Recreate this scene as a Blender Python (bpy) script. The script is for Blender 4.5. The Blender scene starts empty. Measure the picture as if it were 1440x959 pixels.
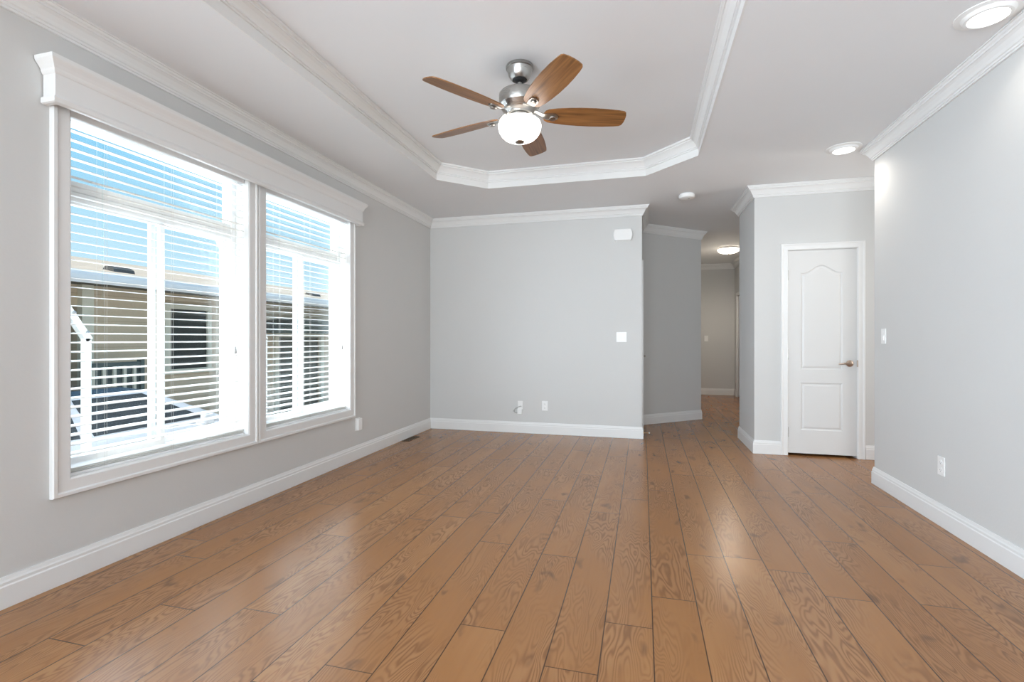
import bpy, bmesh, math, random
from mathutils import Vector, Matrix

random.seed(7)
PI = math.pi
scn = bpy.context.scene
COL = scn.collection

# ------------------------------------------------------------------ camera, world, sun, large lights, exposure
scn.view_settings.view_transform = 'Standard'
scn.view_settings.look = 'None'
scn.view_settings.use_curve_mapping = False
scn.view_settings.gamma = 1.0
scn.view_settings.exposure = 1.22
try:
    scn.cycles.use_denoising = True
    scn.cycles.max_bounces = 10
    scn.cycles.diffuse_bounces = 6
    scn.cycles.glossy_bounces = 4
    scn.cycles.transmission_bounces = 8
    scn.cycles.transparent_max_bounces = 16
    scn.cycles.sample_clamp_indirect = 8.0
    scn.cycles.caustics_reflective = False
    scn.cycles.caustics_refractive = False
except Exception:
    pass

cam_data = bpy.data.cameras.new('camera')
cam = bpy.data.objects.new('camera', cam_data)
COL.objects.link(cam)
cam.location = (0, 0, 1.16)
cam.rotation_euler = (PI / 2, 0, math.radians(14.83))
cam_data.sensor_width = 36.0
cam_data.lens = 36.0 * 695.0 / 1440.0
cam_data.shift_y = -3.5 / 1440.0
cam_data.clip_start = 0.02
cam_data.clip_end = 300
scn.camera = cam

SUN_STRENGTH = 2.5
SUN_DIR = Vector((-0.36, -0.55, 0.90)).normalized()      # towards the sun
REAR_W = 37.0
SIDE_W = 138.0
WIN_W = 33.0
SKY = 0.45

world = bpy.data.worlds.new('sky')
scn.world = world
world.use_nodes = True
wn, wl = world.node_tree.nodes, world.node_tree.links
wn.clear()
w_out = wn.new('ShaderNodeOutputWorld')
w_bg = wn.new('ShaderNodeBackground')
w_tc = wn.new('ShaderNodeTexCoord')
w_sep = wn.new('ShaderNodeSeparateXYZ')
w_r = wn.new('ShaderNodeValToRGB')
cr = w_r.color_ramp
cr.elements[0].position = 0.0
cr.elements[0].color = (0.42, 0.40, 0.37, 1)
cr.elements[1].position = 1.0
cr.elements[1].color = (0.06, 0.22, 0.55, 1)
for pos, c in ((0.496, (0.50, 0.50, 0.48, 1)), (0.505, (0.66, 0.84, 0.97, 1)), (0.58, (0.54, 0.80, 0.97, 1)),
               (0.64, (0.33, 0.68, 0.95, 1)), (0.70, (0.20, 0.55, 0.90, 1)), (0.80, (0.12, 0.38, 0.75, 1))):
    e = cr.elements.new(pos)
    e.color = c
w_m = wn.new('ShaderNodeMath')
w_m.operation = 'MULTIPLY_ADD'
w_m.inputs[1].default_value = 0.5
w_m.inputs[2].default_value = 0.5
wl.new(w_tc.outputs['Generated'], w_sep.inputs[0])
wl.new(w_sep.outputs['Z'], w_m.inputs[0])
wl.new(w_m.outputs[0], w_r.inputs[0])
wl.new(w_r.outputs[0], w_bg.inputs[0])
w_bg.inputs[1].default_value = SKY
wl.new(w_bg.outputs[0], w_out.inputs[0])


def lamp(name, kind, loc, energy, color=(1, 1, 1), rot=None, **kw):
    d = bpy.data.lights.new(name, kind)
    d.energy = energy
    d.color = color
    for k, v in kw.items():
        setattr(d, k, v)
    o = bpy.data.objects.new(name, d)
    o.location = loc
    if rot is not None:
        o.rotation_euler = rot
    COL.objects.link(o)
    return o


sun = lamp('sun', 'SUN', (0, 0, 30), SUN_STRENGTH, (1.0, 0.96, 0.89), SUN_DIR.to_track_quat('Z', 'Y').to_euler(), angle=math.radians(0.6))
# fill lamp added behind the camera, outside the unseen rear glazing, tipped slightly up
lamp('rear_fill', 'AREA', (-0.45, -3.85, 1.35), REAR_W, (0.90, 0.955, 1.02), (math.radians(90 + 7), 0, 0), shape='RECTANGLE', size=3.5, size_y=2.0, spread=math.radians(85))
# fill lamp behind the camera, outside an added window pair in the left wall
lamp('left_fill', 'AREA', (-2.95, -1.75, 1.40), SIDE_W, (0.83, 0.94, 1.08), (math.radians(90 + 22), 0, math.radians(-72)), shape='RECTANGLE', size=2.4, size_y=1.7)
# lamps added outside the two windows in view, boosting their daylight
lamp('window_daylight_boost', 'AREA', (-3.45, 2.2975, 1.30), WIN_W * 0.8, (0.83, 0.94, 1.08), (math.radians(90 + 12), 0, math.radians(-66)), shape='RECTANGLE', size=1.15, size_y=2.0)
lamp('window_daylight_boost', 'AREA', (-3.45, 3.5475, 1.30), WIN_W * 1.0, (0.83, 0.94, 1.08), (math.radians(90 + 12), 0, math.radians(-66)), shape='RECTANGLE', size=1.15, size_y=2.0)
# fill lamp added at the side passage's end, where no window is built
lamp('passage_fill', 'AREA', (4.30, 5.01, 1.5), 14.0, (1.0, 0.97, 0.93), (PI / 2, 0, PI / 2), shape='RECTANGLE', size=0.8, size_y=1.6)

# ------------------------------------------------------------------ helpers: materials
def mat(name):
    m = bpy.data.materials.new(name)
    m.use_nodes = True
    nt = m.node_tree
    return m, nt, nt.nodes, nt.links, nt.nodes['Principled BSDF']


def math_node(nt, op, a, b=None, c=None, clamp=False):
    n = nt.nodes.new('ShaderNodeMath')
    n.operation = op
    n.use_clamp = clamp
    for i, v in enumerate((a, b, c)):
        if v is None:
            continue
        if isinstance(v, (int, float)):
            n.inputs[i].default_value = v
        else:
            nt.links.new(v, n.inputs[i])
    return n.outputs[0]


def mix_col(nt, fac, a, b, blend='MIX'):
    n = nt.nodes.new('ShaderNodeMix')
    n.data_type = 'RGBA'
    n.blend_type = blend
    for sock, v in ((n.inputs[0], fac), (n.inputs[6], a), (n.inputs[7], b)):
        if isinstance(v, (int, float)):
            sock.default_value = v
        elif isinstance(v, tuple):
            sock.default_value = v if len(v) == 4 else (*v, 1)
        else:
            nt.links.new(v, sock)
    return n.outputs[2]


def plain(name, col, rough=0.5, metal=0.0, spec=0.5, bump=0.0, bscale=200.0, vary=0.03):
    """paint / metal / plastic with a faint procedural mottling and surface texture"""
    m, nt, N, L, P = mat(name)
    tc = N.new('ShaderNodeTexCoord')
    nz = N.new('ShaderNodeTexNoise')
    nz.inputs['Scale'].default_value = 3.0
    nz.inputs['Detail'].default_value = 3.0
    L.new(tc.outputs['Object'], nz.inputs['Vector'])
    c = mix_col(nt, nz.outputs['Fac'], tuple(max(0, v * (1 - vary)) for v in col), tuple(min(1, v * (1 + vary)) for v in col))
    L.new(c, P.inputs['Base Color'])
    P.inputs['Roughness'].default_value = rough
    P.inputs['Metallic'].default_value = metal
    P.inputs['Specular IOR Level'].default_value = spec
    if bump > 0:
        n2 = N.new('ShaderNodeTexNoise')
        n2.inputs['Scale'].default_value = bscale
        n2.inputs['Detail'].default_value = 2.0
        L.new(tc.outputs['Object'], n2.inputs['Vector'])
        b = N.new('ShaderNodeBump')
        b.inputs['Strength'].default_value = bump
        b.inputs['Distance'].default_value = 0.002
        L.new(n2.outputs['Fac'], b.inputs['Height'])
        L.new(b.outputs[0], P.inputs['Normal'])
    return m


def glow(name, col, strength, base=(0.9, 0.9, 0.88), rough=0.3):
    m, nt, N, L, P = mat(name)
    P.inputs['Base Color'].default_value = (*base, 1)
    P.inputs['Roughness'].default_value = rough
    P.inputs['Emission Color'].default_value = (*col, 1)
    P.inputs['Emission Strength'].default_value = strength
    return m


def glass_mat(name, tint=(0.97, 0.99, 0.985), refl=0.12):
    m, nt, N, L, P = mat(name)
    N.remove(P)
    out = [n for n in N if n.type == 'OUTPUT_MATERIAL'][0]
    t = N.new('ShaderNodeBsdfTransparent')
    t.inputs[0].default_value = (*tint, 1)
    g = N.new('ShaderNodeBsdfGlossy')
    g.inputs['Roughness'].default_value = 0.02
    f = N.new('ShaderNodeFresnel')
    f.inputs[0].default_value = 1.45
    mx = N.new('ShaderNodeMixShader')
    L.new(math_node(nt, 'MULTIPLY', f.outputs[0], refl), mx.inputs[0])
    L.new(t.outputs[0], mx.inputs[1])
    L.new(g.outputs[0], mx.inputs[2])
    L.new(mx.outputs[0], out.inputs[0])
    return m


def slat_mat():
    m, nt, N, L, P = mat('white_blind_slat')
    out = [n for n in N if n.type == 'OUTPUT_MATERIAL'][0]
    P.inputs['Base Color'].default_value = (0.92, 0.92, 0.91, 1)
    P.inputs['Roughness'].default_value = 0.4
    t = N.new('ShaderNodeBsdfTranslucent')
    t.inputs[0].default_value = (0.95, 0.94, 0.90, 1)
    mx = N.new('ShaderNodeMixShader')
    mx.inputs[0].default_value = 0.38
    L.new(P.outputs[0], mx.inputs[1])
    L.new(t.outputs[0], mx.inputs[2])
    L.new(mx.outputs[0], out.inputs[0])
    return m


def floor_mat():
    m, nt, N, L, P = mat('oak_plank_floor')
    W, LEN = 0.1885, 1.62
    tc = N.new('ShaderNodeTexCoord')
    sp = N.new('ShaderNodeSeparateXYZ')
    L.new(tc.outputs['Object'], sp.inputs[0])
    X, Y = sp.outputs[0], sp.outputs[1]
    u = math_node(nt, 'DIVIDE', math_node(nt, 'SUBTRACT', X, 0.0385), W)
    col = math_node(nt, 'FLOOR', u)
    fu = math_node(nt, 'SUBTRACT', u, col)
    wn1 = N.new('ShaderNodeTexWhiteNoise')
    wn1.noise_dimensions = '1D'
    L.new(math_node(nt, 'ADD', col, 31.7), wn1.inputs['W'])
    v = math_node(nt, 'ADD', math_node(nt, 'DIVIDE', Y, LEN), wn1.outputs['Value'])
    row = math_node(nt, 'FLOOR', v)
    fv = math_node(nt, 'SUBTRACT', v, row)
    cmb = N.new('ShaderNodeCombineXYZ')
    L.new(col, cmb.inputs[0])
    L.new(row, cmb.inputs[1])
    wn2 = N.new('ShaderNodeTexWhiteNoise')
    wn2.noise_dimensions = '3D'
    L.new(cmb.outputs[0], wn2.inputs['Vector'])
    rs = N.new('ShaderNodeSeparateColor')
    L.new(wn2.outputs['Color'], rs.inputs[0])
    # grain space, shifted per plank
    gx = math_node(nt, 'ADD', X, math_node(nt, 'MULTIPLY', rs.outputs[0], 41.0))
    gy = math_node(nt, 'ADD', Y, math_node(nt, 'MULTIPLY', rs.outputs[1], 67.0))

    def noise(sx, sy, detail, rough=0.5, dist=0.0):
        c = N.new('ShaderNodeCombineXYZ')
        L.new(math_node(nt, 'MULTIPLY', gx, sx), c.inputs[0])
        L.new(math_node(nt, 'MULTIPLY', gy, sy), c.inputs[1])
        n = N.new('ShaderNodeTexNoise')
        n.inputs['Scale'].default_value = 1.0
        n.inputs['Detail'].default_value = detail
        n.inputs['Roughness'].default_value = rough
        n.inputs['Distortion'].default_value = dist
        L.new(c.outputs[0], n.inputs['Vector'])
        return n.outputs['Fac']
    hill = noise(8.0, 1.5, 2.5, 0.42, 0.25)
    rings = math_node(nt, 'SINE', math_node(nt, 'MULTIPLY', hill, 165.0))
    rings = math_node(nt, 'MULTIPLY_ADD', rings, 0.5, 0.5)
    rings = math_node(nt, 'POWER', rings, 1.6)
    fibre = noise(60.0, 2.5, 1.0, 0.5)
    patch = noise(5.0, 1.1, 3.0, 0.55)
    where = math_node(nt, 'MULTIPLY_ADD', noise(4.0, 1.6, 1.0), 4.5, -1.75, clamp=True)
    knot = math_node(nt, 'MULTIPLY_ADD', noise(9.0, 4.6, 2.0, 0.5, 0.5), 9.0, -5.75, clamp=True)
    tone = mix_col(nt, rs.outputs[2], (0.305, 0.134, 0.046), (0.395, 0.192, 0.075))
    tone = mix_col(nt, math_node(nt, 'MULTIPLY_ADD', patch, 2.2, -0.6, clamp=True), tone, (0.300, 0.132, 0.044))
    ring_amt = math_node(nt, 'MULTIPLY', math_node(nt, 'MULTIPLY', rings, where), 0.58)
    c1 = mix_col(nt, ring_amt, tone, (0.155, 0.064, 0.025))
    light = math_node(nt, 'MULTIPLY', math_node(nt, 'MULTIPLY', math_node(nt, 'SUBTRACT', 1.0, rings), where), 0.22)
    c1 = mix_col(nt, light, c1, (0.42, 0.235, 0.118))
    c2 = mix_col(nt, math_node(nt, 'MULTIPLY_ADD', fibre, 1.3, -0.45, clamp=True), c1, mix_col(nt, 0.12, c1, (0.10, 0.045, 0.02)))
    c3 = mix_col(nt, math_node(nt, 'MULTIPLY', knot, 0.62), c2, (0.105, 0.048, 0.024))
    # seams
    du = math_node(nt, 'MULTIPLY', math_node(nt, 'MINIMUM', fu, math_node(nt, 'SUBTRACT', 1.0, fu)), W)
    dv = math_node(nt, 'MULTIPLY', math_node(nt, 'MINIMUM', fv, math_node(nt, 'SUBTRACT', 1.0, fv)), LEN)
    ed = math_node(nt, 'MINIMUM', du, math_node(nt, 'ADD', dv, 0.0003))
    seam = math_node(nt, 'SUBTRACT', 1.0, math_node(nt, 'DIVIDE', math_node(nt, 'SUBTRACT', ed, 0.0015), 0.0015, clamp=True), clamp=True)
    c4 = mix_col(nt, math_node(nt, 'MULTIPLY', seam, 0.92), c3, (0.040, 0.020, 0.010))
    L.new(c4, P.inputs['Base Color'])
    P.inputs['Roughness'].default_value = 0.27
    P.inputs['Specular IOR Level'].default_value = 0.46
    return m


def blade_mat():
    m, nt, N, L, P = mat('walnut_fan_blade')
    tc = N.new('ShaderNodeTexCoord')
    mp = N.new('ShaderNodeMapping')
    mp.inputs['Scale'].default_value = (3.0, 60.0, 8.0)
    L.new(tc.outputs['Object'], mp.inputs[0])
    nz = N.new('ShaderNodeTexNoise')
    nz.inputs['Scale'].default_value = 1.0
    nz.inputs['Detail'].default_value = 4.0
    nz.inputs['Distortion'].default_value = 0.4
    L.new(mp.outputs[0], nz.inputs['Vector'])
    rp = N.new('ShaderNodeValToRGB')
    rp.color_ramp.elements[0].position = 0.3
    rp.color_ramp.elements[0].color = (0.13, 0.054, 0.016, 1)
    rp.color_ramp.elements[1].position = 0.72
    rp.color_ramp.elements[1].color = (0.33, 0.150, 0.048, 1)
    L.new(nz.outputs['Fac'], rp.inputs[0])
    L.new(rp.outputs[0], P.inputs['Base Color'])
    P.inputs['Roughness'].default_value = 0.36
    return m


def brushed(name, col, rough=0.3):
    m, nt, N, L, P = mat(name)
    tc = N.new('ShaderNodeTexCoord')
    mp = N.new('ShaderNodeMapping')
    mp.inputs['Scale'].default_value = (4, 4, 260)
    L.new(tc.outputs['Object'], mp.inputs[0])
    nz = N.new('ShaderNodeTexNoise')
    nz.inputs['Scale'].default_value = 1.0
    L.new(mp.outputs[0], nz.inputs['Vector'])
    P.inputs['Base Color'].default_value = (*col, 1)
    P.inputs['Metallic'].default_value = 1.0
    L.new(math_node(nt, 'MULTIPLY_ADD', nz.outputs['Fac'], 0.16, rough - 0.06), P.inputs['Roughness'])
    return m


def tile_roof_mat():
    m, nt, N, L, P = mat('cream_roof_shingle')
    tc = N.new('ShaderNodeTexCoord')
    br = N.new('ShaderNodeTexBrick')
    br.inputs['Color1'].default_value = (0.62, 0.50, 0.38, 1)
    br.inputs['Color2'].default_value = (0.54, 0.43, 0.33, 1)
    br.inputs['Mortar'].default_value = (0.36, 0.29, 0.22, 1)
    br.inputs['Scale'].default_value = 1.0
    br.inputs['Brick Width'].default_value = 0.30
    br.inputs['Row Height'].default_value = 0.16
    br.inputs['Mortar Size'].default_value = 0.006
    mp = N.new('ShaderNodeMapping')
    mp.inputs['Rotation'].default_value = (0, 0, PI / 2)
    L.new(tc.outputs['Object'], mp.inputs[0])
    L.new(mp.outputs[0], br.inputs['Vector'])
    L.new(br.outputs['Color'], P.inputs['Base Color'])
    P.inputs['Roughness'].default_value = 0.9
    return m


def siding_mat(name, col):
    m, nt, N, L, P = mat(name)
    tc = N.new('ShaderNodeTexCoord')
    sp = N.new('ShaderNodeSeparateXYZ')
    L.new(tc.outputs['Object'], sp.inputs[0])
    fr = math_node(nt, 'FRACT', math_node(nt, 'DIVIDE', sp.outputs[2], 0.2))
    ln = math_node(nt, 'LESS_THAN', fr, 0.05)
    nz = N.new('ShaderNodeTexNoise')
    nz.inputs['Scale'].default_value = 30.0
    L.new(tc.outputs['Object'], nz.inputs['Vector'])
    c = mix_col(nt, nz.outputs['Fac'], tuple(v * 0.93 for v in col), tuple(v * 1.05 for v in col))
    L.new(mix_col(nt, math_node(nt, 'MULTIPLY', ln, 0.35), c, tuple(v * 0.5 for v in col)), P.inputs['Base Color'])
    P.inputs['Roughness'].default_value = 0.8
    return m


def concrete_mat():
    m, nt, N, L, P = mat('pale_concrete')
    tc = N.new('ShaderNodeTexCoord')
    nz = N.new('ShaderNodeTexNoise')
    nz.inputs['Scale'].default_value = 2.5
    nz.inputs['Detail'].default_value = 8.0
    L.new(tc.outputs['Object'], nz.inputs['Vector'])
    L.new(mix_col(nt, nz.outputs['Fac'], (0.40, 0.385, 0.36), (0.56, 0.545, 0.52)), P.inputs['Base Color'])
    P.inputs['Roughness'].default_value = 0.9
    return m


M = dict(
    wall=plain('grey_wall_paint', (0.615, 0.615, 0.605), 0.62, spec=0.3, bump=0.18, bscale=90, vary=0.012),
    ceiling=plain('white_ceiling_paint', (0.785, 0.80, 0.815), 0.8, spec=0.2, bump=0.15, bscale=120, vary=0.01),
    trim=plain('white_trim_paint', (0.765, 0.768, 0.762), 0.38, vary=0.01),
    vinyl=plain('white_vinyl', (0.86, 0.86, 0.86), 0.35, vary=0.01),
    plastic=plain('white_plastic', (0.84, 0.84, 0.83), 0.35, vary=0.01),
    plastic_grey=plain('grey_plastic', (0.45, 0.45, 0.44), 0.4),
    dark=plain('dark_slot', (0.02, 0.02, 0.02), 0.6),
    door=plain('white_door_paint', (0.68, 0.678, 0.67), 0.36, bump=0.06, bscale=60, vary=0.01),
    floor=floor_mat(),
    glass=glass_mat('window_glass'),
    slat=slat_mat(),
    cord=plain('white_cord', (0.75, 0.74, 0.70), 0.7),
    nickel=brushed('brushed_nickel', (0.43, 0.42, 0.40), 0.28),
    nickel_dark=brushed('dark_nickel', (0.36, 0.33, 0.30), 0.32),
    bronze=brushed('satin_bronze', (0.50, 0.40, 0.33), 0.30),
    brass=brushed('brass', (0.80, 0.55, 0.28), 0.28),
    black=plain('black_rubber', (0.012, 0.012, 0.012), 0.5),
    blade=blade_mat(),
    bowl=glow('frosted_glass_bowl', (1.0, 0.94, 0.87), 2.7),
    lens=glow('lit_lens', (1.0, 0.96, 0.90), 3.0),
    dome=glow('lit_frosted_dome', (1.0, 0.86, 0.70), 2.0),
    vent_brown=plain('brown_vent_metal', (0.10, 0.065, 0.035), 0.45, metal=0.3),
    roof=tile_roof_mat(),
    fascia=plain('white_fascia', (0.88, 0.88, 0.88), 0.5),
    siding=siding_mat('beige_siding', (0.66, 0.51, 0.35)),
    cream=plain('cream_trim', (0.74, 0.67, 0.52), 0.6),
    soffit=plain('shade_dark_soffit', (0.11, 0.10, 0.065), 0.8),  # dark tone stands in for the shade under the eave
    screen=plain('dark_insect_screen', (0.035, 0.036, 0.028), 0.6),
    green=plain('grey_green_paint', (0.10, 0.125, 0.11), 0.6),
    awning=plain('dark_green_canvas', (0.055, 0.065, 0.045), 0.8),
    darkdoor=plain('dark_olive_door', (0.085, 0.09, 0.065), 0.6),
    ventroof=plain('dark_roof_vent', (0.09, 0.085, 0.08), 0.7),
    concrete=concrete_mat(),
    post=plain('white_metal_post', (0.84, 0.83, 0.80), 0.4),
    carpaint=plain('white_car_paint', (0.78, 0.78, 0.80), 0.18, vary=0.005),
    carglass=plain('dark_car_glass', (0.018, 0.03, 0.04), 0.04, spec=1.0),
    carroof=plain('black_car_roof', (0.02, 0.022, 0.024), 0.15),
    tyre=plain('tyre_rubber', (0.02, 0.02, 0.02), 0.8),
    rim=brushed('alloy_rim', (0.55, 0.55, 0.56), 0.3),
    lamp_red=plain('red_lamp_lens', (0.35, 0.02, 0.015), 0.2),
    lamp_clear=plain('clear_lamp_lens', (0.6, 0.62, 0.64), 0.1),
)

# ------------------------------------------------------------------ helpers: objects
def tag(o, label=None, cat=None, group=None, kind=None):
    for k, v in (('label', label), ('category', cat), ('group', group), ('kind', kind)):
        if v:
            o[k] = v
    return o


def world_offset(o):
    v = Vector((0, 0, 0))
    while o is not None:
        v = v + Vector(o.location)
        o = o.parent
    return v


def obj(name, bm, m, parent=None, smooth=False, kind=None):
    """link a bmesh (built in room coordinates) as one mesh object"""
    if parent is not None:
        bmesh.ops.translate(bm, verts=bm.verts, vec=-world_offset(parent))
    bmesh.ops.recalc_face_normals(bm, faces=bm.faces)
    me = bpy.data.meshes.new(name)
    bm.to_mesh(me)
    bm.free()
    me.materials.append(M[m] if isinstance(m, str) else m)
    if smooth:
        for p in me.polygons:
            p.use_smooth = True
        try:
            me.set_sharp_from_angle(angle=math.radians(38))
        except Exception:
            pass
    o = bpy.data.objects.new(name, me)
    COL.objects.link(o)
    if parent is not None:
        o.parent = parent
    if kind:
        o['kind'] = kind
    return o


def thing(name, loc, label, cat, group=None):
    o = bpy.data.objects.new(name, None)
    o.empty_display_size = 0.1
    o.location = loc
    COL.objects.link(o)
    return tag(o, label, cat, group)


def dup_tree(o, parent=None):
    c = o.copy()
    COL.objects.link(c)
    if parent is not None:
        c.parent = parent
    for ch in list(o.children):
        dup_tree(ch, c)
    return c


def B():
    return bmesh.new()


def box(bm, x0, x1, y0, y1, z0, z1, bev=0.0):
    r = bmesh.ops.create_cube(bm, size=1.0)
    vs = r['verts']
    for v in vs:
        v.co = Vector(((x0 + x1) / 2 + v.co.x * (x1 - x0), (y0 + y1) / 2 + v.co.y * (y1 - y0), (z0 + z1) / 2 + v.co.z * (z1 - z0)))
    if bev > 0:
        es = set()
        for v in vs:
            es.update(v.link_edges)
        bmesh.ops.bevel(bm, geom=list(es), offset=bev, segments=2, affect='EDGES', profile=0.5)
    return bm


def lathe(bm, prof, cx, cy, seg=40, axis='Z', cap=True):
    """prof: list of (radius, height). axis 'Z': heights are z. axis 'Y': heights run along y, (cx, cy) = (x, z)"""
    rings = []
    for r, h in prof:
        ring = []
        for i in range(seg):
            a = 2 * PI * i / seg
            if axis == 'Z':
                p = (cx + r * math.cos(a), cy + r * math.sin(a), h)
            elif axis == 'Y':
                p = (cx + r * math.cos(a), h, cy + r * math.sin(a))
            else:
                p = (h, cx + r * math.cos(a), cy + r * math.sin(a))
            ring.append(bm.verts.new(p))
        rings.append(ring)
    for a, b in zip(rings, rings[1:]):
        for i in range(seg):
            j = (i + 1) % seg
            bm.faces.new((a[i], a[j], b[j], b[i]))
    if cap:
        for ring in (rings[0], rings[-1]):
            try:
                bm.faces.new(ring)
            except ValueError:
                pass
    return bm


def tube(bm, pts, r, seg=10):
    pts = [Vector(p) for p in pts]
    rings = []
    up = Vector((0, 0, 1))
    for i, p in enumerate(pts):
        if i == 0:
            d = pts[1] - p
        elif i == len(pts) - 1:
            d = p - pts[i - 1]
        else:
            d = (pts[i + 1] - p).normalized() + (p - pts[i - 1]).normalized()
        d.normalize()
        ref = up if abs(d.dot(up)) < 0.95 else Vector((1, 0, 0))
        a = d.cross(ref).normalized()
        b = d.cross(a).normalized()
        rr = r[i] if isinstance(r, (list, tuple)) else r
        rings.append([bm.verts.new(p + a * rr * math.cos(2 * PI * k / seg) + b * rr * math.sin(2 * PI * k / seg)) for k in range(seg)])
    for q, s in zip(rings, rings[1:]):
        for k in range(seg):
            j = (k + 1) % seg
            bm.faces.new((q[k], q[j], s[j], s[k]))
    bm.faces.new(rings[0])
    bm.faces.new(rings[-1])
    return bm


def prism(bm, poly, z0, z1):
    """vertical prism over a plan polygon"""
    a = [bm.verts.new((x, y, z0)) for x, y in poly]
    b = [bm.verts.new((x, y, z1)) for x, y in poly]
    n = len(poly)
    bm.faces.new(a)
    bm.faces.new(b)
    for i in range(n):
        j = (i + 1) % n
        bm.faces.new((a[i], a[j], b[j], b[i]))
    return bm


def offset_pt(path, i, p, closed):
    """plan point i moved p to the left of travel, mitred"""
    n = len(path)
    P = Vector(path[i])

    def nrm(a, b):
        d = (Vector(b) - Vector(a)).normalized()
        return Vector((-d.y, d.x))
    prev_n = nrm(path[i - 1], path[i]) if (closed or i > 0) else None
    next_n = nrm(path[i], path[(i + 1) % n]) if (closed or i < n - 1) else None
    if prev_n is None:
        return P + next_n * p
    if next_n is None:
        return P + prev_n * p
    m = prev_n + next_n
    m = m / max(1e-6, m.length)
    return P + m * (p / max(0.2, m.dot(next_n)))


def sweep(bm, path, prof, closed=False, only=None):
    """carry a closed (offset, z) profile along a plan path; only = (i, j): just that stretch, with its mitred ends"""
    idx = range(len(path)) if only is None else only
    rings = []
    for i in idx:
        rings.append([bm.verts.new((*offset_pt(path, i, p, closed), z)) for p, z in prof])
    k = len(prof)
    pairs = list(zip(rings, rings[1:]))
    if closed and only is None:
        pairs.append((rings[-1], rings[0]))
    for a, b in pairs:
        for q in range(k):
            r = (q + 1) % k
            bm.faces.new((a[q], a[r], b[r], b[q]))
    if not (closed and only is None):
        bm.faces.new(rings[0])
        bm.faces.new(rings[-1])
    return bm


# ------------------------------------------------------------------ the room shell
H = 2.69
TRAY = 2.845
XL, XR, YB = -2.66, 1.79, 5.91
Y_END, Y_DOOR = 4.56, 5.46
REAR = -3.5
LOOP = [(XR, REAR), (XR, Y_END), (4.4, Y_END), (4.4, Y_DOOR), (1.09, Y_DOOR), (1.09, 6.26), (1.81, 6.26), (1.81, 10.9),
        (0.81, 10.9), (0.81, 7.58), (-0.01, 6.865), (-0.01, YB), (XL, YB), (XL, REAR)]
SIDE = ['right', 'passage_near', 'passage_end', 'door_side', 'closet_side', 'closet_back', 'hall_right', 'hall_end', 'hall_left',
        'hall_angled', 'hall_return', 'back', 'left', 'rear']
THICK = 0.13
# openings along each wall: (from, to, z0, z1) measured from the wall's first corner
WIN = [(1.735, 2.860), (3.005, 4.090)]
WZ0, WZ1 = 0.483, 2.290
OPEN = {
    3: [(4.4 - 2.000, 4.4 - 1.394, 0.0, 2.040)],
    6: [(3.50, 4.35, 0.0, 2.00)],
    10: [(0.12, 0.72, 0.0, 2.03)],
    12: [(YB - b, YB - a, WZ0, WZ1) for a, b in reversed(WIN)] + [(YB + 0.50, YB + 3.00, WZ0, WZ1)],
    13: [(0.40, 4.10, 0.25, 2.35)],
}


def wall(i):
    n = len(LOOP)
    a, b = Vector(LOOP[i]), Vector(LOOP[(i + 1) % n])
    t = 0.18 if SIDE[i] == 'left' else THICK
    a2, b2 = offset_pt(LOOP, i, -t, True), offset_pt(LOOP, (i + 1) % n, -t, True)
    Ls = (b - a).length
    d = (b - a) / Ls
    nrm = Vector((-d.y, d.x))

    def at(s):   # inner and outer plan points at distance s
        p = a + d * s
        if s <= 0:
            return a, a2
        if s >= Ls:
            return b, b2
        return p, p - nrm * t
    bm = B()
    s = 0.0
    for (s0, s1, z0, z1) in OPEN.get(i, []):
        p, q = at(s), at(s0)
        prism(bm, [p[0], q[0], q[1], p[1]], 0, H)
        p, q = at(s0), at(s1)
        if z0 > 0:
            prism(bm, [p[0], q[0], q[1], p[1]], 0, z0)
        prism(bm, [p[0], q[0], q[1], p[1]], z1, H)
        s = s1
    p, q = at(s), at(Ls)
    prism(bm, [p[0], q[0], q[1], p[1]], 0, H)
    obj('wall_' + SIDE[i], bm, 'wall', kind='structure')


for i in range(len(LOOP)):
    wall(i)

# outer shell of the house beyond the walls one can see, so no daylight leaks in behind them
obj('wall_outer_left', box(B(), -2.84, -2.66, 6.04, 11.03, 0, H), 'wall', kind='structure')
obj('wall_outer_right', box(B(), 4.40, 4.53, 5.60, 11.03, 0, H), 'wall', kind='structure')
obj('wall_outer_back', box(B(), -2.66, 0.68, 10.90, 11.03, 0, H), 'wall', kind='structure')
obj('wall_outer_end', box(B(), 1.95, 4.40, 10.90, 11.03, 0, H), 'wall', kind='structure')

obj('floor', box(B(), -2.84, 4.55, -3.65, 11.05, -0.12, 0.0), 'floor', kind='structure')

# ceiling with the raised octagonal tray
OCT = [(-1.535, 1.12), (0.05, 1.12), (0.455, 1.53), (0.455, 4.395), (0.03, 4.82), (-1.53, 4.82), (-1.93, 4.42), (-1.93, 1.52)]
bm = B()
outer = [bm.verts.new((x, y, H)) for x, y in ((-2.84, -3.65), (4.55, -3.65), (4.55, 11.05), (-2.84, 11.05))]
inner = [bm.verts.new((x, y, H)) for x, y in OCT]
es = [bm.edges.new((outer[i], outer[(i + 1) % 4])) for i in range(4)] + [bm.edges.new((inner[i], inner[(i + 1) % 8])) for i in range(8)]
bmesh.ops.triangle_fill(bm, use_beauty=True, use_dissolve=False, edges=es)
top = [bm.verts.new((x, y, TRAY)) for x, y in OCT]
for i in range(8):
    j = (i + 1) % 8
    bm.faces.new((inner[i], inner[j], top[j], top[i]))
bm.faces.new(top)
lid = [bm.verts.new((x, y, 2.93)) for x, y in ((-2.84, -3.65), (4.55, -3.65), (4.55, 11.05), (-2.84, 11.05))]
for i in range(4):
    j = (i + 1) % 4
    bm.faces.new((outer[i], outer[j], lid[j], lid[i]))
bm.faces.new(lid)
obj('ceiling', bm, 'ceiling', kind='structure')
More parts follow.
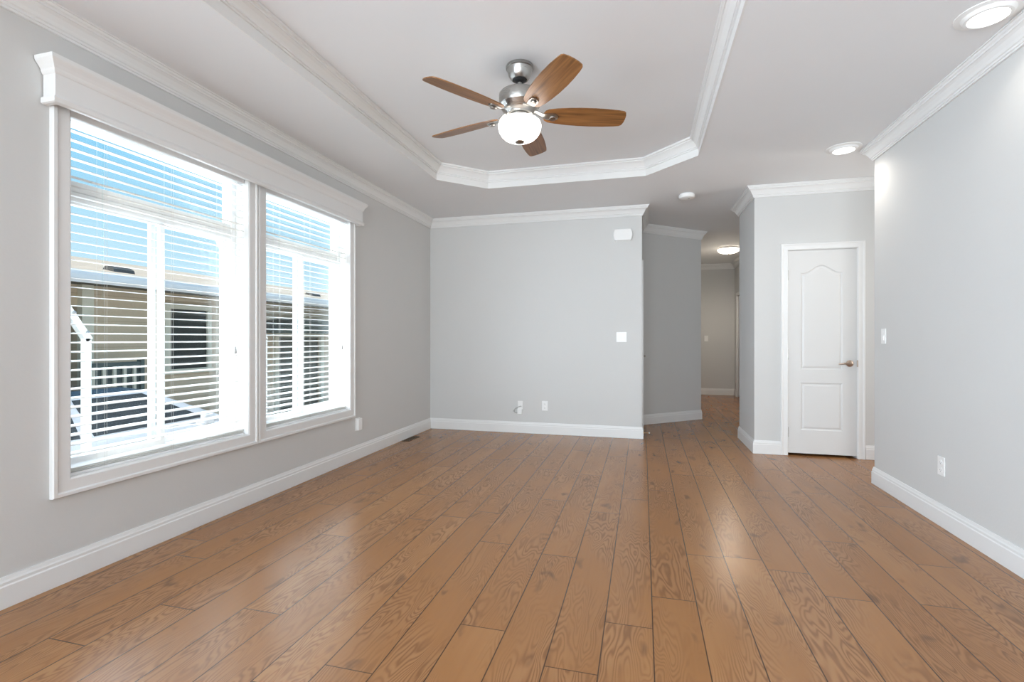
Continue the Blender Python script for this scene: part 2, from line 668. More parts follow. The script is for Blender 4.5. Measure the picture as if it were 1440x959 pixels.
obj('roof', box(B(), -2.95, 4.9, -4.0, 11.4, 2.94, 3.06), 'fascia', kind='structure')

# crown mouldings: one run per wall, and the band round the tray
CROWN = [(a, H - b) for a, b in ((0.0, 0.108), (0.012, 0.108), (0.012, 0.097), (0.018, 0.096), (0.018, 0.085), (0.025, 0.081), (0.031, 0.066), (0.044, 0.045),
                                 (0.057, 0.035), (0.063, 0.035), (0.063, 0.024), (0.071, 0.020), (0.074, 0.010), (0.082, 0.010), (0.082, 0.001), (0.0, 0.001))]
n = len(LOOP)
for i in range(n):
    obj('trim_%d' % (i + 2), sweep(B(), LOOP, CROWN, True, (i, (i + 1) % n)), 'trim', smooth=False, kind='structure')
TC = [(-0.004, H - 0.001), (0.007, H - 0.001), (0.007, H + 0.060), (0.017, H + 0.060), (0.017, H + 0.071), (0.024, H + 0.072), (0.024, H + 0.081), (0.030, H + 0.092),
      (0.044, H + 0.112), (0.058, H + 0.124), (0.064, H + 0.124), (0.064, H + 0.135), (0.076, H + 0.139), (0.076, TRAY - 0.001), (-0.004, TRAY - 0.001)]
obj('trim_1', sweep(B(), OCT, TC, True), 'trim', kind='structure')

# baseboards, broken at the doors
BASE = [(0.0, 0.001), (0.016, 0.001), (0.016, 0.094), (0.0125, 0.100), (0.0125, 0.112), (0.009, 0.120), (0.006, 0.134), (0.0, 0.134)]


def lerp2(i, s):
    a, b = Vector(LOOP[i]), Vector(LOOP[(i + 1) % n])
    d = (b - a).normalized()
    return tuple(a + d * s)


def base_run(i, cuts):
    bm = B()
    j = (i + 1) % n
    Ls = (Vector(LOOP[j]) - Vector(LOOP[i])).length
    if not cuts:
        sweep(bm, LOOP, BASE, True, (i, j))
    else:
        s0 = cuts[0][0]
        h = (i - 1) % n
        sweep(bm, [LOOP[h], LOOP[i], lerp2(i, s0)], BASE, False, (1, 2))
        sweep(bm, [lerp2(i, cuts[-1][1]), LOOP[j], LOOP[(j + 1) % n]], BASE, False, (0, 1))
    obj('baseboard_' + SIDE[i], bm, 'trim', kind='structure')


base_run(0, None)
base_run(1, None)
base_run(2, None)
base_run(3, [(4.4 - 2.066, 4.4 - 1.332)])
base_run(4, None)
base_run(5, None)
base_run(6, [(3.43, 4.42)])
base_run(7, None)
base_run(8, None)
base_run(9, None)
base_run(10, [(0.055, 0.785)])
base_run(11, None)
base_run(12, None)

# ------------------------------------------------------------------ windows in the left wall
XG = -2.800   # plane of the glass


def rect_frame(bm, y0, y1, z0, z1, prof):
    """mitred picture frame in the wall plane; prof: closed list of (outward from the opening, x)"""
    rings = []
    for sy, sz in ((-1, -1), (1, -1), (1, 1), (-1, 1)):
        rings.append([bm.verts.new((x, (y0 - o) if sy < 0 else (y1 + o), (z0 - o) if sz < 0 else (z1 + o))) for o, x in prof])
    k = len(prof)
    for a in range(4):
        b = (a + 1) % 4
        for q in range(k):
            r = (q + 1) % k
            bm.faces.new((rings[a][q], rings[a][r], rings[b][r], rings[b][q]))
    return bm


CASING = [(-0.012, XL - 0.018), (-0.012, XL + 0.012), (-0.004, XL + 0.018), (0.046, XL + 0.018), (0.052, XL + 0.026), (0.066, XL + 0.026), (0.0695, XL + 0.018), (0.0695, XL + 0.0005), (0.0, XL + 0.0005), (0.0, XL - 0.018)]
BAR0, BAR1 = 1.845, 1.950
for k, (y0, y1) in enumerate(WIN):
    bm = B()
    rect_frame(bm, y0, y1, WZ0, WZ1, [(0.0, XL - 0.02), (-0.006, XL - 0.02), (-0.006, XG + 0.045), (0.0, XG + 0.045)])           # jamb lining
    rect_frame(bm, y0, y1, WZ0, WZ1, [(0.0, XG + 0.045), (-0.046, XG + 0.045), (-0.050, XG + 0.038), (-0.050, XG - 0.03), (0.0, XG - 0.03)])
    box(bm, XG - 0.028, XG + 0.040, y0 + 0.048, y1 - 0.048, BAR0 + 0.052, BAR1, 0.003)
    box(bm, XG - 0.028, XG + 0.046, y0 + 0.048, y1 - 0.048, BAR0, BAR0 + 0.050, 0.003)
    win = obj('window_%d' % (k + 1), bm, 'vinyl', kind='structure')
    ym = (y0 + y1) / 2
    for nm, ya, yb, xo in (('sash', y0 + 0.050, ym + 0.030, 0.020), ('sash', ym - 0.030, y1 - 0.050, -0.012)):
        bm = B()
        zz0, zz1 = WZ0 + 0.050, BAR0
        rect_frame(bm, ya + 0.030, yb - 0.030 if xo > 0 else yb - 0.030, zz0 + 0.030, zz1 - 0.012,
                   [(0.030, XG + xo + 0.014), (0.002, XG + xo + 0.014), (-0.002, XG + xo + 0.006), (-0.002, XG + xo - 0.012), (0.030, XG + xo - 0.012)])
        s = obj(nm, bm, 'vinyl', win)
        obj('pane', box(B(), XG + xo - 0.004, XG + xo, ya + 0.028, yb - 0.028, zz0 + 0.028, zz1 - 0.010), 'glass', s)
    obj('pane', box(B(), XG - 0.004, XG, y0 + 0.050, y1 - 0.050, BAR1, WZ1 - 0.050), 'glass', win)
    obj('casing', rect_frame(B(), y0, y1, WZ0, WZ1, CASING), 'trim', win)

# unseen rear glazing, added behind the camera for the rear fill lamp
bm = B()
for x0, x1, z0, z1 in ((-2.31, -2.25, 0.25, 2.35), (1.33, 1.39, 0.25, 2.35), (-0.49, -0.43, 0.25, 2.35), (-2.25, 1.33, 0.25, 0.31), (-2.25, 1.33, 2.29, 2.35)):
    box(bm, x0, x1, REAR - 0.09, REAR - 0.03, z0, z1)
w3 = obj('window_3', bm, 'vinyl', kind='structure')
for x0, x1 in ((-2.25, -0.49), (-0.43, 1.33)):
    obj('pane', box(B(), x0, x1, REAR - 0.062, REAR - 0.058, 0.31, 2.29), 'glass', w3)

# unseen window pair, added behind the camera for the left fill lamp
bm = B()
for ya, yb in ((-3.0, -2.95), (-1.775, -1.725), (-0.55, -0.50)):
    box(bm, XG - 0.03, XG + 0.04, ya, yb, WZ0, WZ1)
for za, zb_ in ((WZ0, WZ0 + 0.05), (WZ1 - 0.05, WZ1)):
    box(bm, XG - 0.03, XG + 0.04, -2.95, -1.775, za, zb_)
    box(bm, XG - 0.03, XG + 0.04, -1.725, -0.55, za, zb_)
w4 = obj('window_4', bm, 'vinyl', kind='structure')
for ya, yb in ((-2.95, -1.775), (-1.725, -0.55)):
    obj('pane', box(B(), XG - 0.004, XG, ya, yb, WZ0 + 0.05, WZ1 - 0.05), 'glass', w4)

# valance box over both windows
VP = [(-2.655, 4.185), (-2.580, 4.185), (-2.580, 1.640), (-2.655, 1.640)]
VPROF = [(0.004, 2.232), (0.011, 2.236), (0.012, 2.256), (0.009, 2.262), (0.003, 2.266), (0.001, 2.272), (0.001, 2.366), (0.006, 2.370), (0.010, 2.378),
         (0.012, 2.388), (0.020, 2.402), (0.032, 2.418), (0.035, 2.424), (0.036, 2.440), (-0.016, 2.440), (-0.016, 2.232)]
val = thing('window_valance', (XL, 2.91, 2.232), 'long white crown-topped box valance mounted above both windows', 'valance')
obj('valance_board', sweep(B(), VP, VPROF), 'trim', val)
obj('top_board', box(B(), -2.657, -2.59, 1.652, 4.173, 2.425, 2.437), 'trim', val)


# blinds
def blind(k, y0, y1, label):
    t = thing('window_blind', (-2.715, (y0 + y1) / 2, 0.5), label, 'blind', None)
    ya, yb = y0 + 0.014, y1 - 0.014
    XS = -2.708
    obj('headrail', box(B(), XS - 0.028, XS + 0.028, ya, yb, 2.238, 2.284, 0.003), 'vinyl', t)
    bm = B()
    tilt = math.radians(6)
    z = 2.224
    zs = []
    while z > 0.565:
        zs.append(z)
        z -= 0.0452
    zs += [0.531, 0.523, 0.515]          # slats gathered on the rail
    for z in zs:
        pr = []
        for sgn in (1, -1):
            for q in range(5):
                s = (-1 + q * 0.5) * sgn
                x = s * 0.0250
                arch = 0.0022 * (1 - s * s)
                pr.append((XS + x * math.cos(tilt), z - x * math.sin(tilt) + arch + sgn * 0.0013))
        va = [bm.verts.new((x, ya, zz)) for x, zz in pr]
        vb = [bm.verts.new((x, yb, zz)) for x, zz in pr]
        m = len(pr)
        bm.faces.new(va)
        bm.faces.new(vb)
        for i in range(m):
            j = (i + 1) % m
            bm.faces.new((va[i], va[j], vb[j], vb[i]))
    obj('slats', bm, 'slat', t)
    obj('bottom_rail', box(B(), XS - 0.026, XS + 0.026, ya, yb, 0.4845, 0.5065, 0.004), 'vinyl', t)
    L_ = yb - ya
    for f in (0.16, 0.5, 0.84):
        y = ya + L_ * f
        bm = B()
        for xx in (XS - 0.0268, XS + 0.0268):
            tube(bm, [(xx, y, 2.23), (xx, y, 0.50)], 0.0006, 5)
        tube(bm, [(XS + 0.0275, y + 0.011, 2.23), (XS + 0.0275, y + 0.011, 0.50)], 0.0006, 5)
        obj('ladder_cord', bm, 'cord', t)
    yw = yb - 0.085
    c = obj('lift_cord', tube(B(), [(XS + 0.034, yw, 2.23), (XS + 0.035, yw, 1.10)], 0.0013, 6), 'cord', t)
    obj('cord_tassel', lathe(B(), [(0.002, 1.105), (0.005, 1.098), (0.0085, 1.075), (0.009, 1.062), (0.004, 1.058)], XS + 0.035, yw, 14), 'plastic_grey', c, True)
    yw = ya + 0.16
    obj('tilt_wand', tube(B(), [(XS + 0.034, yw, 2.22), (XS + 0.036, yw, 1.36)], 0.0032, 8), 'glass', t)


blind(0, *WIN[0], 'open white slatted blind in the nearer left-wall window, parked car behind it')
blind(1, *WIN[1], 'open white slatted blind in the window by the back corner, dark canopy behind it')

# ------------------------------------------------------------------ pantry door
d1 = None
DX0, DX1, DZ0, DZ1 = 1.397, 1.997, 0.024, 2.032
YF = Y_DOOR + 0.006          # front face of the slab


def panel_outline(x0, x1, z0, z1, arch, inset, nseg=18):
    """closed outline (x, z); the top edge rises by `arch` in a flattened S-curve"""
    x0 += inset
    x1 -= inset
    z0 += inset
    z1 -= inset
    pts = [(x0, z0), (x1, z0)]
    for i in range(nseg + 1):
        t = i / nseg
        x = x1 + (x0 - x1) * t
        e = math.sin(PI * min(1, max(0, (t - 0.06) / 0.88)))
        pts.append((x, z1 + arch * e * e if arch else z1))
    return pts


def door_slab():
    bm = B()
    T = 0.035
    panels = [(1.512, 1.878, 0.855, 1.808, 0.075), (1.512, 1.878, 0.255, 0.722, 0.0)]
    outl = [(DX0, DZ0), (DX1, DZ0), (DX1, DZ1), (DX0, DZ1)]
    ov = [bm.verts.new((x, YF, z)) for x, z in outl]
    edges = [bm.edges.new((ov[i], ov[(i + 1) % 4])) for i in range(4)]
    loops = []
    for p in panels:
        vs = [bm.verts.new((x, YF, z)) for x, z in panel_outline(*p, 0.0)]
        edges += [bm.edges.new((vs[i], vs[(i + 1) % len(vs)])) for i in range(len(vs))]
        loops.append((p, vs))
    bmesh.ops.triangle_fill(bm, use_beauty=True, edges=edges)
    for p, vs in loops:
        prev = vs
        for inset, dep in ((0.008, 0.008), (0.016, 0.009), (0.028, 0.003), (0.034, 0.002)):
            cur = [bm.verts.new((x, YF + dep, z)) for x, z in panel_outline(*p, inset)]
            for i in range(len(cur)):
                j = (i + 1) % len(cur)
                bm.faces.new((prev[i], prev[j], cur[j], cur[i]))
            prev = cur
        bm.faces.new(prev)
    bk = [bm.verts.new((x, YF + T, z)) for x, z in outl]
    for i in range(4):
        j = (i + 1) % 4
        bm.faces.new((ov[i], ov[j], bk[j], bk[i]))
    bm.faces.new(bk)
    return bm


d1 = obj('door_1', door_slab(), 'door', kind='structure')


def door_casing(bm, x0, x1, ztop, prof):
    """three-sided mitred casing in a wall facing -y; prof: closed (outward, y)"""
    rings = []
    for sx, tp in ((-1, 0), (-1, 1), (1, 1), (1, 0)):
        rings.append([bm.verts.new(((x0 - o) if sx < 0 else (x1 + o), y, (ztop + o) if tp else 0.001)) for o, y in prof])
    k = len(prof)
    for a in range(3):
        for q in range(k):
            r = (q + 1) % k
            bm.faces.new((rings[a][q], rings[a][r], rings[a + 1][r], rings[a + 1][q]))
    bm.faces.new(rings[0])
    bm.faces.new(rings[3])
    return bm


def dcas(yw):
    return [(0.0, yw), (0.0, yw - 0.012), (0.005, yw - 0.017), (0.040, yw - 0.014), (0.050, yw - 0.019), (0.060, yw - 0.019), (0.064, yw - 0.012), (0.064, yw)]


obj('casing', door_casing(B(), 1.394, 2.000, 2.038, dcas(Y_DOOR)), 'trim', d1)
bm = B()
box(bm, 1.3935, 1.3965, Y_DOOR - 0.004, Y_DOOR + 0.115, 0.001, 2.036)
box(bm, 1.9975, 2.0005, Y_DOOR - 0.004, Y_DOOR + 0.115, 0.001, 2.036)
box(bm, 1.3965, 1.9975, Y_DOOR - 0.004, Y_DOOR + 0.115, 2.034, 2.040)
obj('jamb', bm, 'trim', d1)
for z in (0.23, 1.00, 1.79):
    bm = B()
    tube(bm, [(1.3985, YF - 0.004, z - 0.045), (1.3985, YF - 0.004, z + 0.045)], 0.0055, 10)
    for zz in (z - 0.048, z + 0.048):
        lathe(bm, [(0.0015, zz - 0.004), (0.0045, zz), (0.0015, zz + 0.004)], 1.3985, YF - 0.004, 10)
    obj('hinge', bm, 'nickel', d1, True)
hz, hx = 0.918, 1.936
bm = lathe(B(), [(0.004, YF), (0.031, YF - 0.001), (0.032, YF - 0.006), (0.026, YF - 0.012), (0.013, YF - 0.016), (0.011, YF - 0.048), (0.004, YF - 0.052)], hx, hz, 28, 'Y')
tube(bm, [(hx + 0.004, YF - 0.047, hz), (hx - 0.02, YF - 0.052, hz + 0.001), (hx - 0.06, YF - 0.050, hz + 0.001), (hx - 0.098, YF - 0.045, hz - 0.004), (hx - 0.108, YF - 0.043, hz - 0.006)],
     [0.010, 0.010, 0.0085, 0.0075, 0.004], 14)
obj('door_handle', bm, 'bronze', d1, True)
obj('strike_plate', box(B(), 1.9955, 2.0035, YF - 0.021, YF - 0.002, hz - 0.032, hz + 0.032, 0.002), 'bronze', d1)

# ------------------------------------------------------------------ doors in the hall
# door in the return wall beyond the back wall's end (seen edge-on)
d2 = obj('door_2', box(B(), -0.055, -0.020, 6.150, 6.740, 0.015, 2.025, 0.002), 'door', kind='structure')


def casing_x(bm, xw, nrm, y0, y1, ztop):
    rings = []
    prof = [(0.0, 0.0), (0.0, 0.012), (0.005, 0.017), (0.050, 0.019), (0.060, 0.019), (0.064, 0.012), (0.064, 0.0)]
    for sy, tp in ((-1, 0), (-1, 1), (1, 1), (1, 0)):
        rings.append([bm.verts.new((xw + nrm * t, (y0 - o) if sy < 0 else (y1 + o), (ztop + o) if tp else 0.001)) for o, t in prof])
    k = len(prof)
    for a in range(3):
        for q in range(k):
            r = (q + 1) % k
            bm.faces.new((rings[a][q], rings[a][r], rings[a + 1][r], rings[a + 1][q]))
    bm.faces.new(rings[0])
    bm.faces.new(rings[3])
    return bm


obj('casing', casing_x(B(), -0.01, 1, 6.145, 6.745, 2.03), 'trim', d2)
bm = lathe(B(), [(0.004, -0.020), (0.030, -0.019), (0.030, -0.012), (0.012, -0.008), (0.010, 0.028), (0.004, 0.032)], 6.69, 0.93, 20, 'X')
tube(bm, [(0.026, 6.69, 0.93), (0.028, 6.63, 0.932), (0.026, 6.59, 0.930)], [0.009, 0.0075, 0.004], 10)
obj('door_handle', bm, 'nickel_dark', d2, True)
# door at the far right end of the hall
d3 = obj('door_3', box(B(), 1.825, 1.860, 9.770, 10.605, 0.015, 1.995, 0.002), 'door', kind='structure')
obj('casing', casing_x(B(), 1.81, -1, 9.765, 10.610, 2.0), 'trim', d3)

# ------------------------------------------------------------------ ceiling fan
FX, FY = -0.737, 2.97
fan = thing('ceiling_fan', (FX, FY, TRAY), 'brushed nickel ceiling fan with five brown wooden blades and a lit frosted bowl', 'fan')
obj('canopy', lathe(B(), [(0.030, TRAY - 0.001), (0.083, TRAY - 0.001), (0.085, TRAY - 0.006), (0.085, TRAY - 0.018), (0.079, TRAY - 0.022), (0.077, TRAY - 0.030), (0.069, TRAY - 0.062),
                          (0.056, TRAY - 0.080), (0.050, TRAY - 0.086), (0.044, TRAY - 0.086), (0.044, TRAY - 0.070)], FX, FY, 48), 'nickel', fan, True)
obj('hanger_ball', lathe(B(), [(0.010, TRAY - 0.062), (0.040, TRAY - 0.066), (0.043, TRAY - 0.080), (0.034, TRAY - 0.094), (0.016, TRAY - 0.102)], FX, FY, 32), 'black', fan, True)
obj('downrod', lathe(B(), [(0.013, TRAY - 0.095), (0.013, TRAY - 0.150), (0.022, TRAY - 0.152), (0.024, TRAY - 0.160), (0.024, TRAY - 0.180)], FX, FY, 24), 'nickel', fan, True)
mz = 2.674
obj('motor_housing', lathe(B(), [(0.024, mz + 0.005), (0.100, mz + 0.004), (0.122, mz + 0.001), (0.128, mz - 0.006), (0.129, mz - 0.014), (0.128, mz - 0.070), (0.124, mz - 0.078),
                                 (0.112, mz - 0.090), (0.108, mz - 0.100), (0.086, mz - 0.116), (0.080, mz - 0.130), (0.030, mz - 0.134)], FX, FY, 56), 'nickel', fan, True)
obj('light_fitter', lathe(B(), [(0.030, mz - 0.132), (0.062, mz - 0.134), (0.064, mz - 0.158), (0.084, mz - 0.166), (0.098, mz - 0.174), (0.100, mz - 0.186), (0.090, mz - 0.188)], FX, FY, 48), 'nickel', fan, True)
bowl_prof = [(0.100, 2.508), (0.116, 2.505), (0.128, 2.494), (0.133, 2.478), (0.132, 2.460), (0.126, 2.438), (0.114, 2.418), (0.096, 2.400), (0.070, 2.387), (0.040, 2.380), (0.004, 2.378)]
bowl = obj('glass_bowl', lathe(B(), bowl_prof, FX, FY, 56), 'bowl', fan, True)
obj('finial', lathe(B(), [(0.004, 2.3815), (0.027, 2.3815), (0.030, 2.377), (0.026, 2.371), (0.014, 2.367), (0.002, 2.366)], FX, FY, 28), 'nickel_dark', bowl, True)
BZ = 2.545
PITCH = math.radians(-15)


def blade_bm():
    """one blade lying along +x from the fan's axis; CCW edge lowered"""
    half = [(0.150, 0.024), (0.158, 0.042), (0.178, 0.055), (0.230, 0.066), (0.300, 0.074), (0.380, 0.079), (0.460, 0.080), (0.540, 0.077), (0.610, 0.071), (0.645, 0.065), (0.658, 0.055), (0.665, 0.030), (0.667, 0.0)]
    out = [(x, y) for x, y in half] + [(x, -y) for x, y in reversed(half[:-1])]
    bm = B()
    R = Matrix.Rotation(PITCH, 4, 'X')
    a, b = [], []
    for x, y in out:
        a.append(bm.verts.new(R @ Vector((x, y, -0.003))))
        b.append(bm.verts.new(R @ Vector((x, y, 0.003))))
    bm.faces.new(a)
    bm.faces.new(b)
    m = len(out)
    for i in range(m):
        j = (i + 1) % m
        bm.faces.new((a[i], a[j], b[j], b[i]))
    bmesh.ops.translate(bm, verts=bm.verts, vec=(FX, FY, BZ))
    return bm


def iron_bm():
    bm = B()
    R = Matrix.Rotation(PITCH, 4, 'X')
    # arm from the motor out to under the blade, then a rounded pad
    st = [(0.070, 0.024, 0.028), (0.105, 0.022, 0.020), (0.140, 0.020, 0.002), (0.165, 0.024, -0.0065), (0.200, 0.027, -0.0065), (0.225, 0.024, -0.0065), (0.238, 0.013, -0.0065)]
    ra, rb = [], []
    for x, w, z in st:
        k = min(1, max(0, (x - 0.10) / 0.06))
        q = []
        for (yy, zz) in ((-w, -0.004), (-w * 0.6, -0.0065), (w * 0.6, -0.0065), (w, -0.004), (w, 0.003), (-w, 0.003)):
            p = Vector((x, yy, z + zz))
            p2 = R @ p
            q.append(bm.verts.new(p.lerp(p2, k)))
        ra.append(q)
    for q, r in zip(ra, ra[1:]):
        for i in range(6):
            j = (i + 1) % 6
            bm.faces.new((q[i], q[j], r[j], r[i]))
    bm.faces.new(ra[0])
    bm.faces.new(ra[-1])
    bmesh.ops.translate(bm, verts=bm.verts, vec=(FX, FY, BZ))
    return bm


def cap_bm():
    bm = lathe(B(), [(0.004, -0.012), (0.017, -0.014), (0.021, -0.019), (0.019, -0.024), (0.006, -0.026)], 0.205, 0.0, 20)
    bmesh.ops.transform(bm, matrix=Matrix.Rotation(PITCH, 4, 'X'), verts=bm.verts)
    bmesh.ops.translate(bm, verts=bm.verts, vec=(FX, FY, BZ))
    return bm


blade0 = obj('blade', blade_bm(), 'blade', fan)
obj('blade_iron', iron_bm(), 'nickel', blade0, True)
obj('screw_cover', cap_bm(), 'nickel_dark', blade0, True)
A0 = 19.7
blade0.rotation_euler = (0, 0, math.radians(A0))
for k in range(1, 5):
    b_ = dup_tree(blade0, fan)
    b_.rotation_euler = (0, 0, math.radians(A0 + 72 * k))

# ------------------------------------------------------------------ ceiling lights
def downlight(x, y, watts, label):
    t = thing('recessed_downlight', (x, y, H), label, 'light', None)
    obj('trim_ring', lathe(B(), [(0.078, H - 0.0005), (0.126, H - 0.0005), (0.125, H - 0.004), (0.100, H - 0.008), (0.088, H - 0.022), (0.076, H - 0.024), (0.074, H - 0.018), (0.074, H - 0.002)], x, y, 48, cap=False), 'plastic', t, True)
    obj('lens', lathe(B(), [(0.074, H - 0.004), (0.074, H - 0.019), (0.055, H - 0.024), (0.004, H - 0.026)], x, y, 40), 'lens', t, True)
    lamp('downlight_beam', 'SPOT', (x, y, H - 0.035), watts, (1.0, 0.93, 0.84), (0, 0, 0), spot_size=math.radians(150), spot_blend=0.8, shadow_soft_size=0.06)


downlight(1.57, 2.82, 3.2, 'large lit recessed downlight in the ceiling beside the right wall crown')
downlight(1.56, 4.52, 9.0, 'small-looking lit recessed downlight in the ceiling in front of the panelled door')

hl = thing('flush_ceiling_light', (1.40, 9.0, H), 'lit round frosted dome light on the hallway ceiling', 'light')
obj('base_plate', lathe(B(), [(0.05, H - 0.0005), (0.165, H - 0.0005), (0.168, H - 0.006), (0.168, H - 0.022), (0.155, H - 0.026)], 1.40, 9.0, 48), 'nickel', hl, True)
obj('glass_dome', lathe(B(), [(0.172, H - 0.022), (0.178, H - 0.030), (0.170, H - 0.050), (0.145, H - 0.072), (0.100, H - 0.090), (0.050, H - 0.098), (0.004, H - 0.100)], 1.40, 9.0, 48), 'dome', hl, True)
obj('finial', lathe(B(), [(0.004, H - 0.098), (0.012, H - 0.100), (0.012, H - 0.106), (0.003, H - 0.112)], 1.40, 9.0, 18), 'nickel', hl, True)
lamp('hall_bulb', 'SPOT', (1.40, 9.0, H - 0.13), 24.0, (1.0, 0.88, 0.74), (0, 0, 0), spot_size=math.radians(172), spot_blend=0.5, shadow_soft_size=0.12)

sd = thing('smoke_detector', (0.45, 5.54, H), 'white round smoke detector on the ceiling before the hallway', 'smoke detector')
obj('base', lathe(B(), [(0.02, H - 0.0005), (0.070, H - 0.0005), (0.070, H - 0.010), (0.066, H - 0.012)], 0.45, 5.54, 40), 'plastic', sd, True)
obj('cover', lathe(B(), [(0.066, H - 0.010), (0.082, H - 0.012), (0.083, H - 0.030), (0.076, H - 0.042), (0.060, H - 0.048), (0.030, H - 0.050), (0.004, H - 0.050)], 0.45, 5.54, 40), 'plastic', sd, True)
obj('test_button', lathe(B(), [(0.004, H - 0.050), (0.012, H - 0.0505), (0.012, H - 0.053), (0.004, H - 0.054)], 0.47, 5.53, 16), 'plastic_grey', sd, True)


# ------------------------------------------------------------------ wall plates and small fittings
def oriented(bm, origin, right, out):
    """local x -> right (plan), local y -> out of the wall, local z up"""
    r, o = Vector((*right, 0)), Vector((*out, 0))
    mtx = Matrix(((r.x, o.x, 0, origin[0]), (r.y, o.y, 0, origin[1]), (0, 0, 1, origin[2]), (0, 0, 0, 1)))
    bmesh.ops.transform(bm, matrix=mtx, verts=bm.verts)
    return bm


def plate(name, origin, right, out, kind, label, cat, w=0.072, h=0.116, th=0.006):
    """cover plate centred on origin (on the wall face)"""
    t = thing(name, origin, label, cat)
    ori = lambda bm: oriented(bm, origin, right, out)
    obj('cover_plate', ori(box(B(), -w / 2, w / 2, 0.0004, th, -h / 2, h / 2, 0.002)), 'plastic', t)
    if kind == 'outlet':
        for z in (-0.024, 0.024):
            bm = lathe(B(), [(0.003, th - 0.001), (0.0165, th - 0.001), (0.0165, th + 0.0015), (0.003, th + 0.002)], 0, z, 24, 'Y')
            r = obj('receptacle', ori(bm), 'plastic', t)
            bm = B()
            box(bm, -0.0075, -0.0055, th + 0.0010, th + 0.0024, z - 0.004, z + 0.004)
            box(bm, 0.0055, 0.0075, th + 0.0010, th + 0.0024, z - 0.0032, z + 0.0032)
            box(bm, -0.002, 0.002, th + 0.0010, th + 0.0024, z - 0.011, z - 0.0075)
            obj('slots', ori(bm), 'dark', r)
    elif kind == 'rocker':
        cnt = 2 if w > 0.1 else 1
        for k in range(cnt):
            cx = 0 if cnt == 1 else (-0.023 + 0.046 * k)
            bm = B()
            box(bm, cx - 0.0165, cx + 0.0165, th - 0.001, th + 0.002, -0.033, 0.033, 0.0008)
            box(bm, cx - 0.0145, cx + 0.0145, th + 0.001, th + 0.005, -0.030, 0.001, 0.0012)
            obj('rocker', ori(bm), 'plastic', t)
    return t


plate('light_switch', (-0.241, YB, 1.177), (1, 0), (0, -1), 'rocker', 'white double light switch on the back wall by the hallway opening', 'light switch', w=0.116)
plate('wall_outlet', (-1.151, YB, 0.342), (1, 0), (0, -1), 'outlet', 'white duplex outlet low on the back wall, right of the cord plate', 'outlet')
plate('light_switch', (XR, 4.398, 1.177), (0, 1), (-1, 0), 'rocker', 'white single light switch at the far end of the right wall', 'light switch')
plate('wall_outlet', (XR, 3.640, 0.370), (0, 1), (-1, 0), 'outlet', 'white outlet low on the right wall above its baseboard', 'outlet')
plate('light_switch', (1.265, 10.9, 1.16), (1, 0), (0, -1), 'rocker', 'white light switch on the end wall of the hallway', 'light switch')

# cord plate with a looped cable
ct = thing('cable_wall_plate', (-1.458, YB, 0.330), 'narrow white cable plate low on the back wall with a looped cord', 'wall plate')
ori = lambda bm: oriented(bm, (-1.458, YB, 0.320), (1, 0), (0, -1))
obj('cover_plate', ori(box(B(), -0.032, 0.032, 0.0004, 0.007, -0.030, 0.072, 0.002)), 'plastic', ct)
obj('lower_jack', ori(box(B(), -0.034, 0.022, 0.0004, 0.024, -0.088, -0.026, 0.003)), 'plastic', ct)
obj('cord', ori(tube(B(), [(0.012, 0.008, 0.006), (0.008, 0.026, 0.010), (-0.020, 0.034, 0.002), (-0.058, 0.030, -0.018), (-0.074, 0.026, -0.045), (-0.064, 0.026, -0.068), (-0.045, 0.022, -0.072), (-0.030, 0.018, -0.066)], 0.0052, 10)), 'plastic_grey', ct, True)

# small surface box below the far window
ob = thing('outlet_adapter', (XL, 4.222, 0.335), 'white boxy plug-in unit on the left wall below the window corner', 'plug-in unit')
ori = lambda bm: oriented(bm, (XL, 4.222, 0.335), (0, -1), (1, 0))
obj('cover_plate', ori(box(B(), -0.036, 0.036, 0.0004, 0.006, -0.060, 0.060, 0.002)), 'plastic', ob)
obj('housing', ori(box(B(), -0.034, 0.030, 0.006, 0.034, -0.056, 0.056, 0.004)), 'plastic', ob)

# door chime on the back wall
dc = thing('door_chime', (-0.224, YB, 2.366), 'white bow-sided chime box high on the back wall near its right end', 'door chime')
ori = lambda bm: oriented(bm, (-0.224, YB, 2.366), (1, 0), (0, -1))
bm = B()
out = []
for s in (1, -1):
    for q in range(9):
        t_ = -1 + q / 4
        out.append((s * (0.092 + 0.016 * (1 - t_ * t_)), s * t_ * 0.066))
for yy0, yy1, sc in ((0.0004, 0.036, 1.0),):
    r0 = [bm.verts.new((x, yy0, z)) for x, z in out]
    r1 = [bm.verts.new((x, yy1, z)) for x, z in out]
    r2 = [bm.verts.new((x * 0.95, yy1 + 0.006, z * 0.93)) for x, z in out]
    m = len(out)
    for a, b in ((r0, r1), (r1, r2)):
        for i in range(m):
            j = (i + 1) % m
            bm.faces.new((a[i], a[j], b[j], b[i]))
    bm.faces.new(r0)
    bm.faces.new(r2)
obj('cover', ori(bm), 'plastic', dc)
obj('mounting_plate', ori(box(B(), -0.085, 0.085, 0.0002, 0.004, -0.069, 0.069)), 'plastic', dc)

